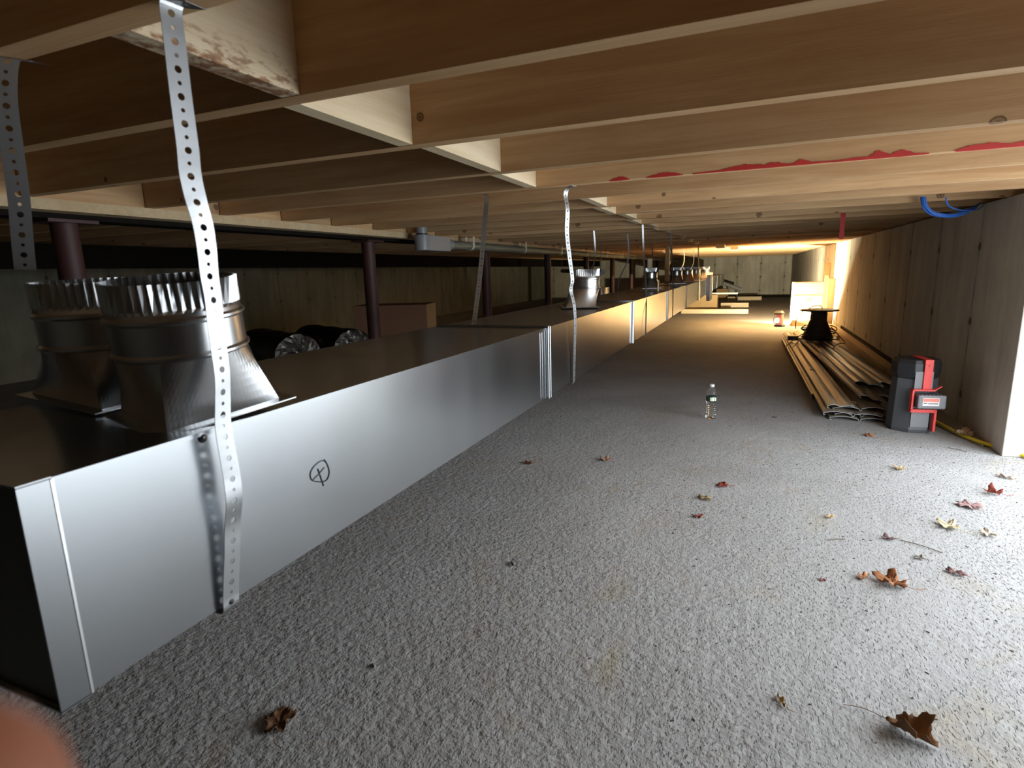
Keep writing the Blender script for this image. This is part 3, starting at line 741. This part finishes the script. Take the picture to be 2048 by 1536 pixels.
# ------------------------------------------------------------ cable reel
RZ0 = .14
cr = thing('cable_reel', 'black cable reel standing on the siding pile, wound with dark cord', 'cable reel', (.70, 6.85, RZ0))
MB().lathe([(.18, 0), (.185, .004), (.185, .008), (.18, .012)], 48).build('bottom_flange', BLACK, cr)
MB().lathe([(.178, .300), (.187, .304), (.187, .310), (.178, .316)], 48, M=Matrix.Rotation(.0, 4, 'Y')).build('top_flange', BLACK, cr)
MB().lathe([(.05, .01), (.05, .30)], 24).build('hub', BLACK, cr)
wc = MB()
turns = 26; pts = []
for i in range(turns*16):
    a = 2*math.pi*i/16; u = i/(turns*16)
    r = .15-.075*min(1, u*1.5)+.004*math.sin(a*.37+u*30); pts.append((r*math.cos(a), r*math.sin(a), .018+.274*u+.004*math.sin(a*1.0+u*9)))
wc.tube(pts, .0062, 6); 
pts = []
for i in range(turns*16):
    a = 2*math.pi*i/16+1; u = i/(turns*16)
    r = .138-.068*min(1, u*1.5); pts.append((r*math.cos(a), r*math.sin(a), .022+.27*u+.006*math.sin(a+2)))
wc.tube(pts, .0065, 6)
wc.build('wound_cord', CORDM, cr)
lc = MB()
random.seed(3)
for k in range(7):
    a = random.uniform(0, 6.28); r = .15+random.uniform(.0, .04); z = random.uniform(.02, .17)
    p = [(.12*math.cos(a), .12*math.sin(a), z+.03), (r*math.cos(a+.25), r*math.sin(a+.25), z), ((r+.012)*math.cos(a+.6), (r+.012)*math.sin(a+.6), z-.012), (r*math.cos(a+1.0), r*math.sin(a+1.0), z+.01), (.12*math.cos(a+1.3), .12*math.sin(a+1.3), z+.03)]
    lc.tube(smooth(p, 5), .0055, 6)
lc.tube(smooth([(-.11, -.05, .31), (-.08, -.05, .345), (-.03, -.06, .36), (.01, -.06, .35), (.02, -.05, .318)], 5), .0045, 6)
lc.tube(smooth([(-.165, -.06, .305), (-.18, -.10, .27), (-.215, -.12, .24), (-.225, -.12, .19), (-.222, -.12, .12)], 5), .0045, 6)
lc.tube(smooth([(-.14, -.05, .06), (-.2, -.12, .03), (-.24, -.2, .01), (-.29, -.32, -.02), (-.33, -.42, -.045)], 5), .005, 6)
lc.tube(smooth([(-.22, -.12, .02), (-.19, -.2, .01), (-.21, -.33, .0), (-.26, -.45, -.04)], 5), .005, 6)
lc.tube(smooth([(.12, -.02, .13), (.17, -.1, .07), (.22, -.3, .0), (.16, -.45, .01), (.10, -.62, .01), (.07, -.72, -.005)], 6), .005, 6)
lc.build('loose_cord', CORDM, cr)
tag(MB().box((-.055, -.04, 0), (.055, .04, .05)).build('power_adapter', BLACK, loc=(.475, 6.98, .105), bevel=.006), 'small black box-shaped adapter on the siding left of the cable reel', 'adapter')

# yellow cord at the wall end and a small leaf stuck on it
tag(MB().tube(smooth([(1.02, 4.15, .010), (1.035, 3.98, .010), (1.055, 3.80, .012), (1.085, 3.62, .012), (1.125, 3.49, .014), (1.175, 3.40, .014), (1.24, 3.29, .012), (1.30, 3.18, .012), (1.40, 3.02, .012), (1.7, 2.7, .012)], 6), .0095, 12).build('extension_cord', YEL), 'yellow extension cord curving round the end of the right wall', 'cord')
tag(MB().tube(smooth([(1.00, 4.2, .006), (1.03, 3.88, .007), (1.06, 3.70, .007), (1.10, 3.55, .006), (1.13, 3.44, .006)], 6), .006, 8).build('cord', plain('dull olive cord', (.25, .2, .07), .6)), 'thin dull cord beside the yellow one at the wall foot', 'cord')

# blue cables at the ceiling by the right wall
bc = thing('cable_bundle', 'bundle of blue cables drooping from the joist onto the right wall', 'cable', (.80, 3.57, 1.23))
for k in range(7):
    a = k*2*math.pi/7; ox, oy, oz = .008*math.cos(a), .008*math.sin(a), .006*math.sin(a*2)
    MB().tube(smooth([(-.01+ox, .00+oy, .02), (0+ox, -.005+oy, -.02+oz), (.02+ox, .005+oy, -.045+oz), (.05+ox, .02+oy, -.064+oz), (.09+ox, .03+oy, -.074+oz), (.14+ox, .06+oy, -.076+oz), (.20+ox, .12+oy, -.06+oz), (.26+ox, .20+oy, -.035+oz*.6), (.315, .32+oy, -.008), (.345, .40, .004)], 5), .0045, 8).build('cable', BLUE, bc)
tag(MB().tube(smooth([(.87, 3.50, 1.235), (.875, 3.50, 1.21), (.90, 3.53, 1.19), (.96, 3.60, 1.178), (1.03, 3.70, 1.18), (1.09, 3.80, 1.19), (1.14, 3.9, 1.215)], 5), .0035, 8).build('cable', BLUE), 'single thin blue cable looping beside the drooping blue bundle', 'cable')

# ------------------------------------------------------------ far end clutter
carton('brown cardboard carton on the floor under the far duct, before the lumber', (-.97, 13.35, 0), (.67, .35, .33), 0)
carton('smaller brown carton beyond the larger one near the far wall', (-.72, 17.7, 0), (.32, .35, .30), 0)
for x0, x1, yy, hh, lb in ((-1.28, 0, 12.22, .09, 'nearest pale timber lying across the far floor before the carton'),
                          (-.60, 0, 14.2, .10, 'middle pale timber lying across the far floor'),
                          (-.55, .32, 17.1, .10, 'third pale timber lying across the floor near the far wall'),
                          (-.60, 1.1, 18.6, .05, 'long dark timber lying right before the far wall')):
    board(lb, (x0, yy, 0), (x1, yy, 0), .09, hh, WOODL if hh > .06 else DARKB, name='timber', cat='timber')
board('white slat sticking out over the cartons beyond the far duct', (-.95, 13.45, .332), (-.23, 13.45, .332), .05, .035, plain('white painted wood', (.75, .73, .68), .6), name='slat', cat='slat')
fx = MB()
pts = [(-.70, 16.6, .50), (-.55, 16.7, .44), (-.42, 16.8, .38), (-.22, 16.9, .30)]
fx.tube(smooth(pts, 8), [.035+.006*(i % 2)+.0012*i for i in range(25)], 14)
tag(fx.build('flexible_hose', plain('grey flexible hose', (.26, .26, .27), .5)), 'grey ribbed flexible hose poking out past the far end of the duct', 'hose')
tag(MB().tube([(-.35, 16.85, .35), (-.30, 16.9, .0)], .02, 8).build('hose_stand', DGREY), 'dark prop under the grey ribbed hose near the far wall', 'prop')
# orange board on the duct beyond the boots
board('orange brown board standing on edge on the far duct top', (-.98, 10.9, DT+.01), (-.66, 11.4, DT+.01), .03, .075, WOOD)
# silver ends of insulated flexible duct in the dark, left
def bundle(label, p, r, L, rz, tone=DARKB):
    t = thing('insulated_duct_roll', label, 'duct roll', p, rz, group='insulated duct rolls in the dark')
    m = MB(); rings = []
    for k in range(9):
        u = k/8; rr = r*(1+.03*math.sin(k*2.1)); rings.append([(rr*math.cos(2*math.pi*i/26)*(1+.03*math.sin(i*3+k)), L*u, r+rr*math.sin(2*math.pi*i/26)*.96) for i in range(26)])
    m.loft(rings, False, True); m.build('jacket', BLACK, t)
    e = MB(); NR = 7; NA = 40; vs = [(0, -.01, r)]
    for q in range(1, NR+1):
        for i in range(NA):
            a_ = 2*math.pi*i/NA; rr = r*.97*q/NR; vs.append((rr*math.cos(a_)+random.uniform(-.006, .006), random.uniform(-.022, .006)*(1 if q < NR else .2), r+rr*.96*math.sin(a_)+random.uniform(-.006, .006)))
    fs = [(0, 1+(i+1) % NA, 1+i) for i in range(NA)]
    for q in range(NR-1):
        for i in range(NA): j = (i+1) % NA; fs.append((1+q*NA+i, 1+q*NA+j, 1+(q+1)*NA+j, 1+(q+1)*NA+i))
    e.add(vs, fs)
    e.build('foil_end', SILVER, t)
    return t
tag(MB().box((-.9, -.35, 0), (.6, .6, .10)).build('pallet', DARKB, loc=(-3.6, 3.9, 0)), 'dark low pallet holding the duct rolls in the left bay', 'pallet')
bundle('foil ended insulated duct roll on the floor left of the second red post', (-3.33, 3.50, .10), .20, .9, 1.15)
bundle('second foil ended insulated duct roll, right behind the first', (-3.24, 4.08, .10), .19, .9, 1.15)
cb = thing('cardboard_box', 'long dark cardboard box lit at its right end, behind the second red post', 'box', (-3.2, 4.75, 0), .0)
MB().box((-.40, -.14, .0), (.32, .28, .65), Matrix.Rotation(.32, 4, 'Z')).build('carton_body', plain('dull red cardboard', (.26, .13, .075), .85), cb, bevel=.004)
MB().box((.3202, -.14, .0), (.3225, .28, .65), Matrix.Rotation(.32, 4, 'Z')).build('daylit_end', CARD, cb)  # paler sheet puts the daylight on this end into its colour
# shiny scraps of duct left of the far boots
for k, (x, y_, z_, r) in enumerate(((-1.9, 7.3, .0, .12), (-1.75, 8.3, 0, .10), (-2.0, 9.6, 0, .14))):
    t = thing('duct_elbow', ['crumpled shiny duct elbow in the dark left of the standing boots', 'second shiny duct elbow in the dark behind the first', 'third dull duct elbow in the dark, farthest'][k], 'duct elbow', (x, y_, z_), k*1.1, 'duct elbows in the dark')
    rg = [.001+r*(1+.03*(i % 2)) for i in range(17)]
    MB().tube(smooth([(0, 0, r), (.05, .2, r*1.1), (.1, .3, r*2.2), (.1, .32, r*4.6)], 5)[:16], rg[:16], 20, cap=False).build('shell', GALVB, t)
tag(MB().tube([(-1.45, 6.0, .905), (-1.7, 6.6, .915), (-3.0, 9.5, .93)], .03, 10).build('thin_pipe', MGREY), 'grey thin pipe running level in the dark behind the far boots', 'pipe')
tag(MB().tube([(-1.46, 5.98, 1.23), (-1.46, 5.98, .905)], .004, 6).build('hanger_wire', MGREY), 'thin wire holding the level pipe behind the boots', 'wire')
tag(MB().tube([(-2.98, 9.45, 1.23), (-2.98, 9.45, .93)], .004, 6).build('hanger_wire', MGREY), 'thin far wire holding the far end of the level pipe', 'wire')

# ------------------------------------------------------------ leaves
LC = {}
def leafmat(c):
    if c not in LC:
        t = NT('dry leaf %d' % len(LC)); v = t.coord()
        n1 = t.noise(v, 60, 5, .6); n2 = t.noise(v, 18, 3)
        col = t.mix(n1, tuple(x*.55 for x in c), tuple(min(1, x*1.35) for x in c)); col = t.mix(t.math('MULTIPLY', n2, .4), col, tuple(x*.45 for x in c))
        LC[c] = t.set(color=col, rough=.7, spec=.25, normal=t.bump(n1, .5, .003))
    return LC[c]
def leaf(label, x, y, size, c, rz=0, curl=.5, kind='maple', z=0, sx=1.0, stem=.5, seed=0, fold=0):
    rnd = random.Random(seed*17+5)
    t = thing('dry_leaf', label, 'leaf', (x, y, z+.0015), rz, 'fallen dry leaves')
    N = 60; rings = []
    lobes = {'maple': 5, 'star': 5, 'oval': 1, 'strip': 1}[kind]
    ph = rnd.uniform(0, 6)
    def rad(a):
        if kind in ('maple', 'star'):
            d_ = .62 if kind == 'maple' else .42
            u = abs(math.cos((a-math.pi/2)*lobes/2)); r = d_+(1-d_)*u**(2.2 if kind == 'maple' else 3.5)
            r *= 1-.30*max(0, -math.sin(a)); r *= 1+.07*math.sin(a*17+ph)+.12*math.sin(a*2+ph*2)
        else:
            r = .8+.08*math.sin(a*7+ph)+.06*math.sin(a*13)
        return r*size/2
    f2 = rnd.uniform(0, 6)
    def pt(a, u):
        r = rad(a)*u; px, py = r*math.cos(a)*sx, r*math.sin(a)
        q = px/(size/2*sx); p_ = py/(size/2)
        curl_ = curl*.62; zz = size*(curl_*.45*q*q+curl_*.18*p_*p_)+size*.05*math.sin(a*5+f2)*u*u*(1+curl)+size*.02*math.sin(px*500+f2)
        if fold: px *= 1-fold*.5*abs(q); zz += fold*size*.3*abs(q)
        return [px, py, zz]
    vs = [[0, 0, 0]]+[pt(2*math.pi*i/N, u) for u in (.25, .5, .75, 1) for i in range(N)]
    zm = min(v[2] for v in vs)
    for v in vs: v[2] -= zm
    fs = [(0, 1+i, 1+(i+1) % N) for i in range(N)]
    for k in range(3):
        for i in range(N): fs.append((1+k*N+i, 1+(k+1)*N+i, 1+(k+1)*N+(i+1) % N, 1+k*N+(i+1) % N))
    bl_ = MB().add(vs, fs, True).build('leaf_blade', leafmat(c), t)
    sd = bl_.modifiers.new('thick', 'SOLIDIFY'); sd.thickness = .0006
    if stem: MB().tube(smooth([(0, -size*.2, vs[0][2]+.001), (size*.02, -size*.45, .004), (size*.10, -size*(.45+stem*.3), .004), (size*.3, -size*(.45+stem*.55), .003)], 4), .0008, 5).build('stem', leafmat(c), t)
    return t
RUST = (.36, .15, .065); TAN = (.50, .34, .17); CREAM = (.68, .56, .34); MAUVE = (.26, .15, .14); DRED = (.25, .05, .03); DBR = (.15, .075, .035)
leaf('large rust brown curled leaf, biggest on the bright floor at right', .434, 1.815, .10, RUST, 1.2, .6, 'maple', seed=1, fold=.3)
leaf('dark brown arched leaf with long stem casting a shadow, bottom right corner', .340, 1.195, .112, (.24, .12, .05), -2.2, .9, 'maple', sx=.75, stem=1.0, seed=2, fold=.5)
leaf('dark brown crumpled leaf alone at the bottom left of the floor', -.879, .76, .085, DBR, .5, .5, 'maple', seed=3, stem=.7, fold=.2)
leaf('small orange brown rolled leaf just left of the large rust one', .360, 1.83, .06, (.45, .2, .08), -.6, .9, 'oval', sx=.35, stem=0, seed=4)
leaf('thin tan forked leaf scrap left of the bottom right leaf', .108, 1.20, .045, TAN, .35, .6, 'oval', sx=.28, stem=.5, seed=5)
leaf('oblong purple brown leaf right of the large rust one', .62, 1.948, .065, MAUVE, 1.0, .3, 'oval', sx=.5, stem=.1, seed=6)
leaf('tiny reddish scrap of leaf left of the rolled orange one', .246, 1.774, .02, (.28, .10, .08), 0, .6, 'oval', stem=0, seed=7)
leaf('broad mauve brown leaf lying flat near the right edge', .825, 2.548, .085, (.33, .2, .19), .2, .2, 'oval', sx=1.2, stem=.2, seed=8)
leaf('dark red curled leaf just above the mauve one', .952, 2.717, .085, DRED, 1.3, .7, 'maple', sx=.6, seed=9, fold=.3)
leaf('pale yellow leaf with upturned edges, brightest on the floor', .697, 2.31, .085, CREAM, .7, .4, 'maple', seed=10)
leaf('cream leaf with spiky curled lobes right of the pale yellow one', .80, 2.284, .065, (.6, .5, .38), -1.2, .7, 'star', seed=11)
leaf('dark purple leaf left of the pale yellow one', .484, 2.138, .055, (.16, .09, .09), 1.7, .4, 'maple', sx=.6, seed=12)
leaf('small tan leaf in the middle of the bright floor', .321, 2.268, .045, TAN, -.8, .5, 'oval', sx=.5, seed=13, stem=.2)
leaf('small orange star shaped leaf before the siding pile', .644, 3.486, .075, (.40, .16, .07), .2, .5, 'star', seed=14)
leaf('tan star shaped leaf below the tower light', .672, 2.933, .065, TAN, 1.9, .5, 'star', seed=15)
leaf('thin pale folded leaf at the right edge of the photo', 1.06, 2.949, .075, (.45, .35, .27), .9, .5, 'oval', sx=.3, seed=16)
leaf('ragged dark red leaf on the middle floor, above the flat tan one', -.061, 2.473, .065, DRED, 1.5, .3, 'maple', seed=17)
leaf('flat tan leaf patch between two dark red leaves', -.125, 2.301, .075, (.40, .31, .17), 1.0, .1, 'oval', sx=.6, seed=18, stem=0)
leaf('shredded dark red leaf below the flat tan one', -.139, 2.108, .045, DRED, .3, .5, 'star', seed=19, stem=0)
leaf('pinkish tan cupped leaf on the middle floor beside the duct', -.616, 2.645, .065, (.42, .24, .16), 1.3, .6, 'maple', seed=20)
leaf('small dark red leaf furthest left near the duct', -.969, 2.483, .055, (.20, .07, .04), 1.3, .6, 'oval', sx=.7, seed=21, stem=.2)
leaf('thin dark sliver of leaf on the left floor', -.667, 1.546, .035, (.06, .035, .03), .6, .4, 'oval', sx=.3, seed=22, stem=.3)
leaf('large tan cupped leaf lying on the yellow cord at the wall', 1.095, 3.58, .115, (.48, .32, .2), .8, .7, 'maple', z=.016, seed=23, fold=.2)
leaf('small orange leaf scrap on the front of the siding pile', .625, 3.93, .05, (.38, .17, .07), .4, .7, 'oval', sx=.5, z=.083, seed=24, stem=.2)
leaf('brown leaf scrap lying midway on the topmost tan siding panel', .50, 5.05, .045, (.15, .06, .03), .4, .6, 'star', z=.09, seed=25, stem=.4)
leaf('tiny dark leaf on the floor just left of the siding pile', .181, 3.764, .03, (.10, .06, .04), .9, .4, 'oval', sx=.4, seed=26, stem=.3)
leaf('little black leaf chip on the floor below the near duct', -.80, .98, .02, (.03, .025, .02), .9, .4, 'oval', sx=.5, seed=27, stem=0)
leaf('small grey brown leaf right of the dark purple one', .545, 2.02, .04, (.2, .17, .14), .9, .5, 'star', seed=28, stem=.3)
for lb, a, b_ in (('straight dark twig on the floor left of the cream leaf', (.515, 2.14), (.62, 2.08)), ('short dark twig on the floor before the tan cupped leaf', (.965, 3.36), (1.03, 3.31)), ('pale curved twig on the floor left of the dark purple leaf', (.29, 2.06), (.345, 2.085))):
    m_ = ((a[0]+b_[0])/2+.004, (a[1]+b_[1])/2+.004, .004)
    tag(MB().tube(smooth([(a[0], a[1], .003), m_, (b_[0], b_[1], .003)], 4), .0014, 6).build('twig', leafmat((.16, .11, .07))), lb, 'twig', 'twigs on the floor')
# crumbs of grit and leaf litter: nobody could count them
random.seed(21); g = MB()
for k in range(650):
    yy = random.uniform(1.0, 5.2); xx = random.uniform(-.6, 1.1)
    if random.random() > .25+.75*max(0, min(1, (xx+.4)/1.0)): continue
    a = random.uniform(0, 3.14); L = random.uniform(.001, .0045); W_ = random.uniform(.0006, .0016)
    ca, sa = math.cos(a), math.sin(a)
    M_ = Matrix.Translation((xx, yy, 0)) @ Matrix.Rotation(a, 4, 'Z')
    g.box((-L, -W_, 0), (L, W_, .0016), M_)
tag(g.build('floor_litter', plain('dark litter', (.05, .04, .035), .8)), 'dark crumbs of grit and leaf litter strewn over the bright floor', 'litter', kind='stuff')

# ------------------------------------------------------------ hand of the photographer at the lower left corner
def C2W(x, y, d_): return CM @ Vector((x, y, -d_))
def fingermesh(name, chains, mat):
    vs = []; es = []; rs = []
    for ch in chains:
        base = None
        for i, (p, r) in enumerate(ch):
            if isinstance(p, int): base = p; continue
            vs.append(C2W(*p)); rs.append(r)
            if base is not None: es.append((base, len(vs)-1))
            base = len(vs)-1
    me = bpy.data.meshes.new(name); me.from_pydata([tuple(v) for v in vs], es, []); me.materials.append(mat)
    o = bpy.data.objects.new(name, me); COL.objects.link(o)
    sk = o.modifiers.new('skin', 'SKIN'); sk.use_smooth_shade = True
    sv = me.skin_vertices[0].data
    for i, r in enumerate(rs): sv[i].radius = (r, r)
    sv[0].use_root = True
    sb = o.modifiers.new('sub', 'SUBSURF'); sb.levels = 2; sb.render_levels = 2
    return o
hand = fingermesh('hand', [
    [((-.22, -.20, -.10), .026), ((-.165, -.14, -.06), .023), ((-.135, -.105, -.035), .024), ((-.118, -.085, -.015), .017),   # forearm, wrist, palm (0..3)
     ((-.098, -.074, .012), .0105), ((-.076, -.058, .030), .0095), ((-.053, -.0410, .042), .0110), ((-.0375, -.0290, .046), .0120)],  # index finger
    [(2, 0), ((-.112, -.100, -.012), .012), ((-.094, -.100, .006), .0100), ((-.078, -.094, .010), .0090), ((-.068, -.088, .004), .0080)],
    [(2, 0), ((-.122, -.116, -.018), .011), ((-.104, -.118, -.006), .0095), ((-.090, -.113, -.004), .0085), ((-.082, -.108, -.010), .0075)],
    [(2, 0), ((-.134, -.128, -.026), .010), ((-.120, -.132, -.018), .0085), ((-.108, -.129, -.018), .0078), ((-.102, -.125, -.023), .0068)],
    [(1, 0), ((-.150, -.095, -.048), .014), ((-.132, -.066, -.034), .0115), ((-.112, -.046, -.020), .0100), ((-.098, -.036, -.010), .0085)],
], SKIN)
tag(hand, 'blurred fingertip of the photographer at the bottom left corner, very close', 'hand')
